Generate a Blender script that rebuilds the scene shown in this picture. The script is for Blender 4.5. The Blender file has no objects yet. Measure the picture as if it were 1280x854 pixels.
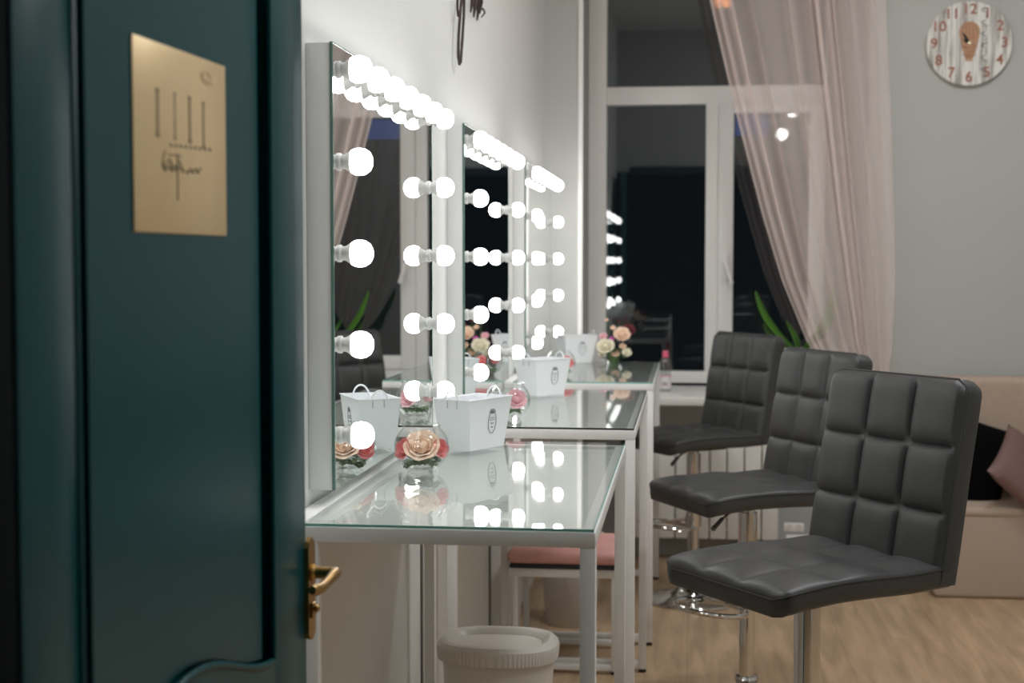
import bpy, bmesh, math, random
from mathutils import Vector, Matrix
random.seed(7)
PI = math.pi
scn = bpy.context.scene
COL = scn.collection

# ------------------------------------------------------------------ materials
def nt(name):
    m = bpy.data.materials.new(name); m.use_nodes = True
    n = m.node_tree; b = n.nodes['Principled BSDF']
    return m, n, b

def pbr(name, col, rough=0.5, metal=0.0, spec=0.5, noise=0.0, nscale=20.0, bump=0.0, bscale=200.0, emit=None, estr=0.0, coat=0.0):
    m, n, b = nt(name)
    b.inputs['Base Color'].default_value = (*col, 1)
    b.inputs['Roughness'].default_value = rough
    b.inputs['Metallic'].default_value = metal
    b.inputs['Specular IOR Level'].default_value = spec
    b.inputs['Coat Weight'].default_value = coat
    tc = n.nodes.new('ShaderNodeTexCoord')
    if noise > 0:
        t = n.nodes.new('ShaderNodeTexNoise'); t.inputs['Scale'].default_value = nscale; t.inputs['Detail'].default_value = 5
        n.links.new(tc.outputs['Object'], t.inputs['Vector'])
        r = n.nodes.new('ShaderNodeMix'); r.data_type = 'RGBA'
        r.inputs[6].default_value = (*[c*(1-noise) for c in col], 1)
        r.inputs[7].default_value = (*[min(1, c*(1+noise)) for c in col], 1)
        n.links.new(t.outputs['Fac'], r.inputs[0]); n.links.new(r.outputs[2], b.inputs['Base Color'])
    if bump > 0:
        t = n.nodes.new('ShaderNodeTexNoise'); t.inputs['Scale'].default_value = bscale; t.inputs['Detail'].default_value = 4
        n.links.new(tc.outputs['Object'], t.inputs['Vector'])
        bp = n.nodes.new('ShaderNodeBump'); bp.inputs['Strength'].default_value = bump; bp.inputs['Distance'].default_value = 0.002
        n.links.new(t.outputs['Fac'], bp.inputs['Height']); n.links.new(bp.outputs['Normal'], b.inputs['Normal'])
    if emit:
        b.inputs['Emission Color'].default_value = (*emit, 1); b.inputs['Emission Strength'].default_value = estr
    return m

def glass_mat(name, tint=(1, 1, 1), ior=1.5, rough=0.0, extra=0.0):
    # thin sheet of glass: clear, with angle dependent mirror reflection
    m, n, b = nt(name); n.nodes.remove(b)
    out = n.nodes['Material Output']
    tr = n.nodes.new('ShaderNodeBsdfTransparent'); tr.inputs[0].default_value = (*tint, 1)
    gl = n.nodes.new('ShaderNodeBsdfGlossy'); gl.inputs['Roughness'].default_value = rough
    # Schlick reflectance from the facing angle (the same from either side of the thin sheet)
    f0 = ((ior-1)/(ior+1))**2+extra
    lw = n.nodes.new('ShaderNodeLayerWeight'); lw.inputs['Blend'].default_value = 0.5
    pw = n.nodes.new('ShaderNodeMath'); pw.operation = 'POWER'; pw.inputs[1].default_value = 5
    ma = n.nodes.new('ShaderNodeMath'); ma.operation = 'MULTIPLY_ADD'; ma.inputs[1].default_value = 1-f0; ma.inputs[2].default_value = f0
    n.links.new(lw.outputs['Facing'], pw.inputs[0]); n.links.new(pw.outputs[0], ma.inputs[0])
    mx = n.nodes.new('ShaderNodeMixShader'); n.links.new(ma.outputs[0], mx.inputs[0])
    n.links.new(tr.outputs[0], mx.inputs[1]); n.links.new(gl.outputs[0], mx.inputs[2])
    n.links.new(mx.outputs[0], out.inputs[0])
    return m

def emis(name, col, s):
    m, n, b = nt(name); n.nodes.remove(b)
    e = n.nodes.new('ShaderNodeEmission'); e.inputs[0].default_value = (*col, 1); e.inputs[1].default_value = s
    n.links.new(e.outputs[0], n.nodes['Material Output'].inputs[0])
    return m

def floor_mat():
    m, n, b = nt('oak laminate')
    tc = n.nodes.new('ShaderNodeTexCoord'); mp = n.nodes.new('ShaderNodeMapping')
    mp.inputs['Rotation'].default_value = (0, 0, PI/2)
    n.links.new(tc.outputs['Object'], mp.inputs[0])
    br = n.nodes.new('ShaderNodeTexBrick')
    br.inputs['Scale'].default_value = 1; br.inputs['Brick Width'].default_value = 1.25; br.inputs['Row Height'].default_value = 0.19
    br.inputs['Mortar Size'].default_value = 0.0012; br.inputs['Bias'].default_value = 0
    br.inputs['Color1'].default_value = (0.47, 0.335, 0.21, 1); br.inputs['Color2'].default_value = (0.53, 0.385, 0.25, 1)
    br.inputs['Mortar'].default_value = (0.34, 0.24, 0.15, 1)
    n.links.new(mp.outputs[0], br.inputs['Vector'])
    m2 = n.nodes.new('ShaderNodeMapping'); m2.inputs['Scale'].default_value = (9, 0.9, 1)
    n.links.new(tc.outputs['Object'], m2.inputs[0])
    ns = n.nodes.new('ShaderNodeTexNoise'); ns.inputs['Scale'].default_value = 2.5; ns.inputs['Detail'].default_value = 8; ns.inputs['Distortion'].default_value = 0.5
    n.links.new(m2.outputs[0], ns.inputs['Vector'])
    cr = n.nodes.new('ShaderNodeValToRGB')
    cr.color_ramp.elements[0].position = 0.3; cr.color_ramp.elements[0].color = (0.74, 0.70, 0.66, 1)
    cr.color_ramp.elements[1].position = 0.7; cr.color_ramp.elements[1].color = (1.2, 1.18, 1.15, 1)
    n.links.new(ns.outputs['Fac'], cr.inputs[0])
    mx = n.nodes.new('ShaderNodeMix'); mx.data_type = 'RGBA'; mx.blend_type = 'MULTIPLY'; mx.inputs[0].default_value = 1
    n.links.new(br.outputs['Color'], mx.inputs[6]); n.links.new(cr.outputs[0], mx.inputs[7])
    n.links.new(mx.outputs[2], b.inputs['Base Color'])
    b.inputs['Roughness'].default_value = 0.38
    return m

def fabric_rib(name, col, period=0.006, strength=0.6):
    m, n, b = nt(name)
    b.inputs['Base Color'].default_value = (*col, 1); b.inputs['Roughness'].default_value = 0.9
    tc = n.nodes.new('ShaderNodeTexCoord')
    w = n.nodes.new('ShaderNodeTexWave'); w.bands_direction = 'Z'; w.inputs['Scale'].default_value = 0.31/period; w.inputs['Distortion'].default_value = 0.6
    n.links.new(tc.outputs['Object'], w.inputs['Vector'])
    ns = n.nodes.new('ShaderNodeTexNoise'); ns.inputs['Scale'].default_value = 160
    n.links.new(tc.outputs['Object'], ns.inputs['Vector'])
    mx = n.nodes.new('ShaderNodeMix'); mx.data_type = 'RGBA'; mx.blend_type = 'MIX'
    mx.inputs[6].default_value = (*[c*0.72 for c in col], 1); mx.inputs[7].default_value = (*[min(1, c*1.12) for c in col], 1)
    ad = n.nodes.new('ShaderNodeMath'); ad.operation = 'MULTIPLY_ADD'; ad.inputs[1].default_value = 0.6
    n.links.new(w.outputs['Fac'], ad.inputs[0])
    m3 = n.nodes.new('ShaderNodeMath'); m3.operation = 'MULTIPLY'; m3.inputs[1].default_value = 0.4
    n.links.new(ns.outputs['Fac'], m3.inputs[0]); n.links.new(m3.outputs[0], ad.inputs[2])
    n.links.new(ad.outputs[0], mx.inputs[0]); n.links.new(mx.outputs[2], b.inputs['Base Color'])
    bp = n.nodes.new('ShaderNodeBump'); bp.inputs['Strength'].default_value = strength; bp.inputs['Distance'].default_value = 0.003
    n.links.new(ad.outputs[0], bp.inputs['Height']); n.links.new(bp.outputs[0], b.inputs['Normal'])
    return m

def sheer_mat():
    # sheer voile: the more obliquely the weave is seen, the less passes through it
    m, n, b = nt('pink sheer voile'); n.nodes.remove(b)
    out = n.nodes['Material Output']
    tr = n.nodes.new('ShaderNodeBsdfTransparent')
    df = n.nodes.new('ShaderNodeBsdfDiffuse'); df.inputs[0].default_value = (0.97, 0.865, 0.83, 1)
    tl = n.nodes.new('ShaderNodeBsdfTranslucent'); tl.inputs[0].default_value = (0.97, 0.865, 0.83, 1)
    m1 = n.nodes.new('ShaderNodeMixShader'); m1.inputs[0].default_value = 0.25
    n.links.new(df.outputs[0], m1.inputs[1]); n.links.new(tl.outputs[0], m1.inputs[2])
    lw = n.nodes.new('ShaderNodeLayerWeight'); lw.inputs['Blend'].default_value = 0.5
    mr = n.nodes.new('ShaderNodeMapRange'); mr.inputs['From Min'].default_value = 0; mr.inputs['From Max'].default_value = 1
    mr.inputs['To Min'].default_value = 0.40; mr.inputs['To Max'].default_value = 0.9
    n.links.new(lw.outputs['Facing'], mr.inputs['Value'])
    m2 = n.nodes.new('ShaderNodeMixShader')
    n.links.new(mr.outputs[0], m2.inputs[0]); n.links.new(tr.outputs[0], m2.inputs[1]); n.links.new(m1.outputs[0], m2.inputs[2])
    n.links.new(m2.outputs[0], out.inputs[0])
    return m

def clock_wood():
    m, n, b = nt('shabby white planks')
    tc = n.nodes.new('ShaderNodeTexCoord')
    sp = n.nodes.new('ShaderNodeMapping'); sp.inputs['Scale'].default_value = (26, 1, 2.5)
    n.links.new(tc.outputs['Object'], sp.inputs[0])
    ns = n.nodes.new('ShaderNodeTexNoise'); ns.inputs['Scale'].default_value = 1.6; ns.inputs['Detail'].default_value = 8
    n.links.new(sp.outputs[0], ns.inputs['Vector'])
    cr = n.nodes.new('ShaderNodeValToRGB')
    cr.color_ramp.elements[0].position = 0.36; cr.color_ramp.elements[0].color = (0.33, 0.31, 0.28, 1)
    cr.color_ramp.elements[1].position = 0.56; cr.color_ramp.elements[1].color = (0.80, 0.79, 0.75, 1)
    n.links.new(ns.outputs['Fac'], cr.inputs[0]); n.links.new(cr.outputs[0], b.inputs['Base Color'])
    b.inputs['Roughness'].default_value = 0.7
    return m

M = dict(
    wall=pbr('grey painted wall', (0.485, 0.495, 0.48), 0.85, noise=0.03, nscale=2, bump=0.15, bscale=90),
    wall_l=pbr('grey wall with bulb glow', (0.77, 0.785, 0.775), 0.8, noise=0.03, nscale=2, bump=0.2, bscale=70),  # bulb light on the left wall is put into its paler colour
    ceil=pbr('white ceiling', (0.75, 0.75, 0.74), 0.9, noise=0.02),
    corridor=pbr('dark corridor wall', (0.05, 0.055, 0.05), 0.9, noise=0.05),
    floor=floor_mat(),
    upvc=pbr('white window frame', (0.90, 0.90, 0.88), 0.35, noise=0.02, nscale=5),
    white=pbr('white powder coated metal', (0.88, 0.88, 0.87), 0.4, noise=0.02, nscale=8),
    whitepanel=pbr('white lacquered board', (0.90, 0.92, 0.90), 0.45, noise=0.02, nscale=6),
    casew=pbr('white mirror case', (0.82, 0.83, 0.83), 0.4, noise=0.02, nscale=6),
    glassedge=pbr('green glass edge', (0.22, 0.50, 0.46), 0.15, noise=0.1),
    glass=glass_mat('clear table glass', (0.98, 0.995, 0.985), 1.6, extra=0.04),
    pane=glass_mat('window glass', (0.85, 0.88, 0.88), 1.6, extra=0.03),
    bowl=glass_mat('thin bowl glass', (0.975, 0.985, 0.985), 1.5),
    mirror=pbr('silvered mirror', (0.90, 0.93, 0.92), 0.0, 1.0, noise=0.004),
    bulb=emis('lit opal bulb', (1.0, 0.98, 0.955), 5.5),
    socket=pbr('white lamp socket', (0.5, 0.5, 0.49), 0.4, noise=0.02),
    chrome=pbr('chrome', (0.66, 0.65, 0.63), 0.07, 1.0, noise=0.02),
    leather=pbr('charcoal faux leather', (0.044, 0.047, 0.047), 0.42, spec=0.55, noise=0.12, nscale=9, bump=0.25, bscale=420),
    leather_s=pbr('charcoal piping', (0.030, 0.032, 0.034), 0.45, noise=0.1),
    leverg=pbr('grey lever tip', (0.12, 0.12, 0.12), 0.4, noise=0.1),
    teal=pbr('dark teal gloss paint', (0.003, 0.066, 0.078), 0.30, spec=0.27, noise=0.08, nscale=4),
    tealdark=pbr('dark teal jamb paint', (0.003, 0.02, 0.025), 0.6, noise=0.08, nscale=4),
    jamb=pbr('shade-darkened jamb paint', (0.002, 0.004, 0.005), 0.9, spec=0.05, noise=0.1),  # teal casing out of the light; its shade is put into the near-black colour
    brass=pbr('brushed brass', (0.98, 0.74, 0.42), 0.32, 0.35, noise=0.05, nscale=30),
    brass_d=pbr('aged brass', (0.42, 0.26, 0.09), 0.28, 0.9, noise=0.25, nscale=30),
    engrave=pbr('engraved ink', (0.30, 0.22, 0.13), 0.6, noise=0.1),
    engrave_l=pbr('pale engraving', (0.85, 0.68, 0.45), 0.5, noise=0.1),
    iron=pbr('dark bronze iron', (0.05, 0.035, 0.028), 0.45, 0.5, noise=0.2, nscale=40),
    black=pbr('black rubber', (0.01, 0.01, 0.01), 0.6, noise=0.1),
    plastic=pbr('white plastic', (0.76, 0.74, 0.70), 0.35, noise=0.02, nscale=6),
    wicker=pbr('white woven plastic', (0.60, 0.56, 0.51), 0.6, noise=0.15, nscale=70, bump=0.8, bscale=110),
    pinkfab=pbr('pink boucle', (0.78, 0.42, 0.39), 0.95, noise=0.08, nscale=120, bump=0.8, bscale=180),
    greyfab=pbr('dark underlay', (0.04, 0.04, 0.045), 0.9, noise=0.1),
    sofa=fabric_rib('beige ribbed upholstery', (0.52, 0.41, 0.33)),
    sofab=pbr('beige plush', (0.46, 0.36, 0.285), 0.95, noise=0.10, nscale=60, bump=0.6, bscale=150),
    blackp=pbr('black velvet', (0.002, 0.002, 0.0025), 0.9, spec=0.1, noise=0.3, nscale=8),
    mauve=pbr('mauve satin', (0.20, 0.115, 0.105), 0.5, noise=0.15, nscale=7, bump=0.3, bscale=12),
    sheer=sheer_mat(),
    tie=pbr('pink tieback', (0.70, 0.42, 0.34), 0.8, noise=0.1),
    paper=pbr('white satin card', (0.86, 0.88, 0.91), 0.5, noise=0.015, nscale=9),
    fold=pbr('card fold line', (0.5, 0.52, 0.54), 0.6, noise=0.02),
    emb=pbr('grey emblem print', (0.26, 0.27, 0.28), 0.7, noise=0.1),
    medge=pbr('mirror edge', (0.10, 0.19, 0.17), 0.2, noise=0.1),
    ink=pbr('grey print', (0.16, 0.17, 0.18), 0.7, noise=0.1),
    peach=pbr('peach petals', (0.93, 0.66, 0.50), 0.7, noise=0.15, nscale=40),
    coral=pbr('coral petals', (0.88, 0.22, 0.22), 0.7, noise=0.2, nscale=40),
    pinkp=pbr('pink petals', (0.92, 0.50, 0.55), 0.7, noise=0.2, nscale=40),
    cream=pbr('cream petals', (0.80, 0.75, 0.58), 0.7, noise=0.08, nscale=40),
    burg=pbr('burgundy petals', (0.12, 0.012, 0.02), 0.7, noise=0.2, nscale=40),
    magenta=pbr('magenta petals', (0.55, 0.08, 0.38), 0.7, noise=0.2, nscale=40),
    leaf=pbr('dark green leaf', (0.06, 0.14, 0.03), 0.5, noise=0.3, nscale=30),
    leafb=pbr('bright green leaf', (0.07, 0.22, 0.018), 0.4, noise=0.3, nscale=12),
    stem=pbr('green stem', (0.07, 0.13, 0.04), 0.6, noise=0.2),
    bottle=glass_mat('bottle plastic', (0.93, 0.94, 0.95), 1.6, extra=0.10),
    water=glass_mat('water', (0.96, 0.98, 0.96), 1.33),
    capp=pbr('pink cap', (0.80, 0.14, 0.24), 0.35, noise=0.03),
    label=pbr('printed label', (0.80, 0.74, 0.75), 0.5, noise=0.02),
    labelp=pbr('pink label band', (0.80, 0.45, 0.52), 0.5, noise=0.02),
    cwood=clock_wood(),
    copper=pbr('copper numerals', (0.36, 0.13, 0.08), 0.6, noise=0.25, nscale=60),
    tan=pbr('tan wood motif', (0.50, 0.30, 0.18), 0.7, noise=0.25, nscale=60),
    hub=pbr('pale brass hub', (0.8, 0.74, 0.5), 0.3, 0.6, noise=0.05),
    rad=pbr('white radiator enamel', (0.84, 0.83, 0.80), 0.35, noise=0.02, nscale=5),
    fillglow=emis('added fill diffuser', (0.96, 0.985, 1.0), 11.5),  # glow of the added ceiling fill discs
    pendglow=emis('lit pendant globe', (1.0, 0.98, 0.95), 22.0),
    amber=emis('amber chandelier glass', (1.0, 0.32, 0.1), 7.0),
    bluepaper=pbr('blue paper', (0.04, 0.14, 0.62), 0.6, noise=0.05),
    pot=pbr('white pot', (0.75, 0.75, 0.73), 0.4, noise=0.02),
    soil=pbr('soil', (0.03, 0.02, 0.012), 0.9, noise=0.3),
)

# ------------------------------------------------------------------ geometry helpers
class MB:
    def __init__(s): s.bm = bmesh.new()
    def box(s, x0, x1, y0, y1, z0, z1, bevel=0.0, seg=2):
        r = bmesh.ops.create_cube(s.bm, size=1.0)
        for v in r['verts']:
            v.co = Vector(((x0+x1)/2+v.co.x*(x1-x0), (y0+y1)/2+v.co.y*(y1-y0), (z0+z1)/2+v.co.z*(z1-z0)))
        if bevel > 0:
            es = {e for v in r['verts'] for e in v.link_edges}
            bmesh.ops.bevel(s.bm, geom=list(es), offset=bevel, segments=seg, profile=0.5, affect='EDGES')
        return s
    def tube(s, pts, r, n=10, closed=False, caps=True):
        pts = [Vector(p) for p in pts]; N = len(pts); rings = []
        rr = r if isinstance(r, (list, tuple)) else [r]*N
        up = None
        for i, p in enumerate(pts):
            if closed: d = pts[(i+1) % N]-pts[i-1]
            else: d = pts[min(i+1, N-1)]-pts[max(i-1, 0)]
            d.normalize()
            if up is None:
                up = Vector((0, 0, 1)) if abs(d.z) < 0.9 else Vector((1, 0, 0))
            a = d.cross(up)
            if a.length < 1e-5: a = d.cross(Vector((0, 1, 0)))
            a.normalize(); b = a.cross(d).normalized(); up = b
            rings.append([s.bm.verts.new(p+(a*math.cos(2*PI*k/n)+b*math.sin(2*PI*k/n))*rr[i]) for k in range(n)])
        for i in range(N if closed else N-1):
            A, B = rings[i], rings[(i+1) % N]
            for k in range(n): s.bm.faces.new((A[k], A[(k+1) % n], B[(k+1) % n], B[k]))
        if not closed and caps:
            s.bm.faces.new(rings[0][::-1]); s.bm.faces.new(rings[-1])
        return s
    def lathe(s, prof, n=32, c=(0, 0, 0), axis='Z', mod=None):
        rings = []
        def P(r, h, a):
            if mod: r = r*mod(a, h)
            x, y = r*math.cos(a), r*math.sin(a)
            v = (x, y, h) if axis == 'Z' else ((h, x, y) if axis == 'X' else (x, h, y))
            return Vector(v)+Vector(c)
        for (r, h) in prof:
            if r < 1e-6: rings.append([s.bm.verts.new(P(0, h, 0))])
            else: rings.append([s.bm.verts.new(P(r, h, 2*PI*k/n)) for k in range(n)])
        for A, B in zip(rings, rings[1:]):
            for k in range(n):
                k2 = (k+1) % n
                if len(A) == 1 and len(B) == 1: continue
                if len(A) == 1: s.bm.faces.new((A[0], B[k2], B[k]))
                elif len(B) == 1: s.bm.faces.new((A[k], A[k2], B[0]))
                else: s.bm.faces.new((A[k], A[k2], B[k2], B[k]))
        return s
    def sphere(s, c, r, u=20, v=12, sc=(1, 1, 1)):
        q = bmesh.ops.create_uvsphere(s.bm, u_segments=u, v_segments=v, radius=r)
        for w in q['verts']: w.co = Vector((w.co.x*sc[0], w.co.y*sc[1], w.co.z*sc[2]))+Vector(c)
        return s
    def grid(s, f, nu, nv, wrapu=False):
        V = [[s.bm.verts.new(f(i/nu, j/nv)) for i in range(nu if wrapu else nu+1)] for j in range(nv+1)]
        for j in range(nv):
            for i in range(nu):
                i2 = (i+1) % nu if wrapu else i+1
                s.bm.faces.new((V[j][i], V[j][i2], V[j+1][i2], V[j+1][i]))
        return V
    def prism(s, pts, d):
        """flat outline pts (3D list) extruded by vector d"""
        d = Vector(d); A = [s.bm.verts.new(p) for p in pts]; B = [s.bm.verts.new(Vector(p)+d) for p in pts]
        s.bm.faces.new(A); s.bm.faces.new(B[::-1]); n = len(pts)
        for k in range(n): s.bm.faces.new((A[k], B[k], B[(k+1) % n], A[(k+1) % n]))
        return s
    def xform(s, mat):
        bmesh.ops.transform(s.bm, matrix=mat, verts=s.bm.verts); return s
    def build(s, name, mat, parent=None, smooth=True, ang=35, solid=0.0):
        bmesh.ops.recalc_face_normals(s.bm, faces=s.bm.faces)
        me = bpy.data.meshes.new(name); s.bm.to_mesh(me); s.bm.free()
        me.materials.append(mat)
        if smooth:
            for p in me.polygons: p.use_smooth = True
            me.set_sharp_from_angle(angle=math.radians(ang))
        o = bpy.data.objects.new(name, me); COL.objects.link(o)
        if parent: o.parent = parent
        if solid:
            md = o.modifiers.new('solid', 'SOLIDIFY'); md.thickness = solid
        return o

def thing(name, label, cat, loc=(0, 0, 0), rz=0.0, group=None):
    o = bpy.data.objects.new(name, None); COL.objects.link(o)
    o.empty_display_size = 0.05
    o.location = loc; o.rotation_euler = (0, 0, rz)
    o['label'] = label; o['category'] = cat
    if group: o['group'] = group
    return o
def tag(o, label, cat, group=None, kind=None):
    o['label'] = label; o['category'] = cat
    if group: o['group'] = group
    if kind: o['kind'] = kind
    return o
def struct(o, label=None):
    o['kind'] = 'structure'
    if label: o['label'] = label
    return o
def dup(root, loc, rz, label):
    r = root.copy(); COL.objects.link(r); r.location = loc; r.rotation_euler = (0, 0, rz); r['label'] = label
    for ch in list(root.children):
        c = ch.copy(); COL.objects.link(c); c.parent = r
        for g in list(ch.children):
            d = g.copy(); COL.objects.link(d); d.parent = c
    return r

# ------------------------------------------------------------------ the room
WX = -0.68; BY = 6.88; WINY = 7.55; RX = 3.3; CZ = 3.55; FY = 1.15
o = MB().box(WX-0.2, RX+0.2, -1.8, 7.9, -0.1, 0.0).build('floor', M['floor'], smooth=False); struct(o)
o = MB().box(WX-0.2, RX+0.2, -1.8, 7.9, CZ, CZ+0.1).build('ceiling', M['ceil'], smooth=False); struct(o)
o = MB().box(WX-0.2, WX, FY+0.1, 7.9, 0, CZ).build('wall_left', M['wall_l'], smooth=False); struct(o)
o = MB().box(RX, RX+0.2, -1.8, 7.9, 0, CZ).build('wall_right', M['wall'], smooth=False); struct(o)
b = MB()
LX, RWX = -0.515, 0.80
b.box(WX, LX, BY, 7.8, 0, CZ)
b.prism([(RWX, BY, 0), (RX, BY, 0), (RX, 7.8, 0), (0.67, 7.8, 0), (0.67, WINY-0.03, 0)], (0, 0, CZ))
b.box(LX, 0.72, 7.12, 7.8, 0, 0.745)
b.box(LX, 0.80, BY, 7.8, 3.25, CZ)
o = b.build('wall_back', M['wall'], smooth=False); struct(o)
# front wall with the doorway, corridor beyond (the camera stands in it)
b = MB()
b.box(WX-0.2, -0.61, FY, FY+0.1, 0, CZ)
b.box(1.25, RX, FY, FY+0.1, 0, CZ)
b.box(-0.61, 1.25, FY, FY+0.1, 2.25, CZ)
o = b.build('wall_front', M['wall'], smooth=False); struct(o)
b = MB()
b.box(-1.6, RX, -1.9, -1.8, 0, CZ); b.box(-1.7, -1.6, -1.9, FY+0.1, 0, CZ)
b.box(-1.6, WX-0.2, -1.8, FY+0.1, -0.1, 0); b.box(-1.6, WX-0.2, -1.8, FY+0.1, CZ, CZ+0.1)
b.box(-1.6, WX-0.2, FY, FY+0.1, 0, CZ)
o = b.build('wall_corridor', M['corridor'], smooth=False); struct(o)
o = MB().box(LX-0.001, LX+0.022, BY-0.012, BY+0.012, 0, 3.25, 0.004).build('trim_1', M['upvc']); struct(o, 'white corner bead at the left edge of the window recess')
b = MB(); b.box(0.45, 1.0, BY-0.018, BY, 0, 0.155, 0.004); b.box(1.0, RX, BY-0.018, BY, 0, 0.155, 0.004)
o = b.build('baseboard_back', M['upvc']); struct(o)
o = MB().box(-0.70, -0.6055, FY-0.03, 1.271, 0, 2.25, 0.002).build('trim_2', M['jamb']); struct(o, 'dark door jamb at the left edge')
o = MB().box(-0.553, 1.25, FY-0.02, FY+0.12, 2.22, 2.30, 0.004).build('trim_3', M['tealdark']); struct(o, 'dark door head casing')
o = MB().box(WX, WX+0.004, 3.70, 3.722, 0, 0.95).build('trim_4', M['leverg'], smooth=False); struct(o, 'dark vertical groove in the wall under the mirrors')
o = MB().box(WX, WX+0.004, 5.0, 5.03, 0, 0.95).build('trim_5', M['leverg'], smooth=False); struct(o, 'second dark vertical groove in the wall')

# ------------------------------------------------------------------ window
win = bpy.data.objects.new('window_1', None); COL.objects.link(win); win.location = (0, WINY, 0)
struct(win, 'white window with dark night panes behind the tables')
FT = 3.20; FB = 0.80
def zp(y, Y=WINY): return 1.41+(328-y)*Y/1850
def xp(x, Y=WINY): return (x-862)*Y/1850
xl0, xl1 = -0.513, xp(759); xr1 = xp(1014); xr0 = 0.67
ztr0, ztr1 = zp(134), zp(112)
b = MB()
b.box(xl0, xl1, -0.03, 0.05, 0.80, FT, 0.005); b.box(xr1+0.045, xr0, -0.03, 0.05, 0.80, FT, 0.005)
b.box(xl1, xr1+0.045, -0.029, 0.049, ztr0, ztr1, 0.004); b.box(xl1, xr1+0.045, -0.029, 0.049, FT-0.06, FT, 0.004)
b.box(xl1, xr1+0.045, -0.029, 0.049, 0.80, zp(463), 0.004)
b.box(xp(881), xp(896), -0.028, 0.048, zp(463), ztr0, 0.004)
b.build('window_frame', M['upvc'], win)
b = MB(); sx0, sx1 = xp(896), xr1+0.046; sz0, sz1 = zp(463), ztr0
b.box(sx0, xp(915), -0.045, -0.005, sz0, sz1, 0.006); b.box(xr1-0.035, sx1, -0.045, -0.005, sz0, sz1, 0.006)
b.box(xp(915), xr1-0.035, -0.044, -0.006, sz0, sz0+0.07, 0.005); b.box(xp(915), xr1-0.035, -0.044, -0.006, sz1-0.05, sz1, 0.005)
sash = b.build('opening_sash', M['upvc'], win)
h = MB(); hx = xp(905)
h.box(hx-0.016, hx+0.016, -0.062, -0.045, zp(352), zp(318), 0.005)
h.tube([(hx, -0.05, zp(328)), (hx, -0.085, zp(328))], 0.008)
h.tube([(hx, -0.085, zp(327)), (hx+0.010, -0.100, zp(334)), (hx+0.034, -0.10, zp(354))], [0.013, 0.012, 0.010])
h.build('window_handle', M['upvc'], sash)
MB().box(xl1, xp(881), 0.005, 0.011, zp(463), ztr0).build('window_pane', M['pane'], win, smooth=False)
MB().box(xl1, xr1+0.045, 0.005, 0.011, ztr1, FT-0.06).build('window_pane', M['pane'], win, smooth=False)
MB().box(xp(915), xr1-0.035, -0.028, -0.022, sz0+0.07, sz1-0.05).build('window_pane', M['pane'], sash, smooth=False)
o = MB().box(LX+0.001, 0.70, 6.86-WINY, 7.55-WINY-0.03, 0.747, 0.787, 0.006).build('window_sill', M['upvc'], win)

# ------------------------------------------------------------------ radiator
rad = thing('radiator', 'white panelled radiator on the wall under the window sill', 'radiator', (0, 7.0, 0))
x = -0.30
while x < 0.40:
    MB().box(x, x+0.0745, -0.04, 0.04, 0.11, 0.575, 0.006).build('radiator_section', M['rad'], rad); x += 0.0805
b = MB(); b.tube([(-0.33, 0.0, 0.15), (0.42, 0.0, 0.15)], 0.012); b.tube([(-0.33, 0.0, 0.53), (0.42, 0.0, 0.53)], 0.012)
b.tube([(-0.25, 0, 0.53), (-0.25, 0.12, 0.53)], 0.01); b.tube([(0.3, 0, 0.53), (0.3, 0.12, 0.53)], 0.01)
b.build('radiator_pipe', M['rad'], rad)

o = thing('power_outlet', 'white double power outlet low on the grey wall right of the radiator', 'outlet', (0.485, BY, 0.19))
MB().box(-0.045, 0.045, -0.012, 0, -0.02, 0.02, 0.003).build('outlet_plate', M['upvc'], o)
b = MB(); b.lathe([(0, -0.016), (0.016, -0.016), (0.016, -0.011)], 20, (-0.021, 0, 0), 'Y'); b.lathe([(0, -0.016), (0.016, -0.016), (0.016, -0.011)], 20, (0.021, 0, 0), 'Y')
b.build('outlet_socket', M['plastic'], o)

# ------------------------------------------------------------------ vanity mirrors
MG = -0.631; ZB, ZT = 1.00, 1.80; ML = 1.02
def make_mirror(label):
    r = thing('vanity_mirror', label, 'mirror', (WX, 0, 0), 0, 'lit vanity mirrors along the left wall')
    MB().box(0, MG-WX-0.005, 0, ML, ZB, ZT, 0.002).build('mirror_case', M['casew'], r)
    g = MB().box(MG-WX-0.005, MG-WX, 0.0, ML, ZB, ZT).build('mirror_glass', M['mirror'], r, smooth=False)
    e = MB(); t0, t1 = MG-WX-0.0052, MG-WX+0.0004
    e.box(t0, t1, -0.0012, 0.0022, ZB, ZT); e.box(t0, t1, ML-0.0022, ML+0.0012, ZB, ZT); e.box(t0, t1, 0, ML, ZT-0.0015, ZT+0.001)
    e.build('glass_edge', M['medge'], g, smooth=False)
    x0 = MG-WX
    prof = [(0.0, 0.0625), (0.010, 0.0605), (0.018, 0.056), (0.0232, 0.048), (0.0248, 0.038), (0.0235, 0.029), (0.0205, 0.0235)]
    bm_ = MB(); bm_.lathe(prof, 20, (0, 0, 0), 'X')
    first = bm_.build('bulb', M['bulb'], r)
    sk = MB().lathe([(0.0, 0.0235), (0.0205, 0.0235), (0.0175, 0.018), (0.0135, 0.012), (0.0125, 0.006), (0.0135, 0.006), (0.016, 0.003), (0.016, 0.0)], 20, (0, 0, 0), 'X').build('bulb_socket', M['socket'], first)
    pos = [(0.045+k*(ML-0.09)/6, ZT-0.043) for k in range(7)]
    for k in range(1, 5):
        pos += [(0.045, ZT-0.043-0.1655*k), (ML-0.045, ZT-0.043-0.1655*k)]
    for i, (y, z) in enumerate(pos):
        if i == 0: c = first
        else:
            c = first.copy(); COL.objects.link(c); c.parent = r
            q = sk.copy(); COL.objects.link(q); q.parent = c
        c.location = (x0, y, z)
    return r
m0 = make_mirror('nearest large wall mirror edged with round lit bulbs, beside the teal door')
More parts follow.
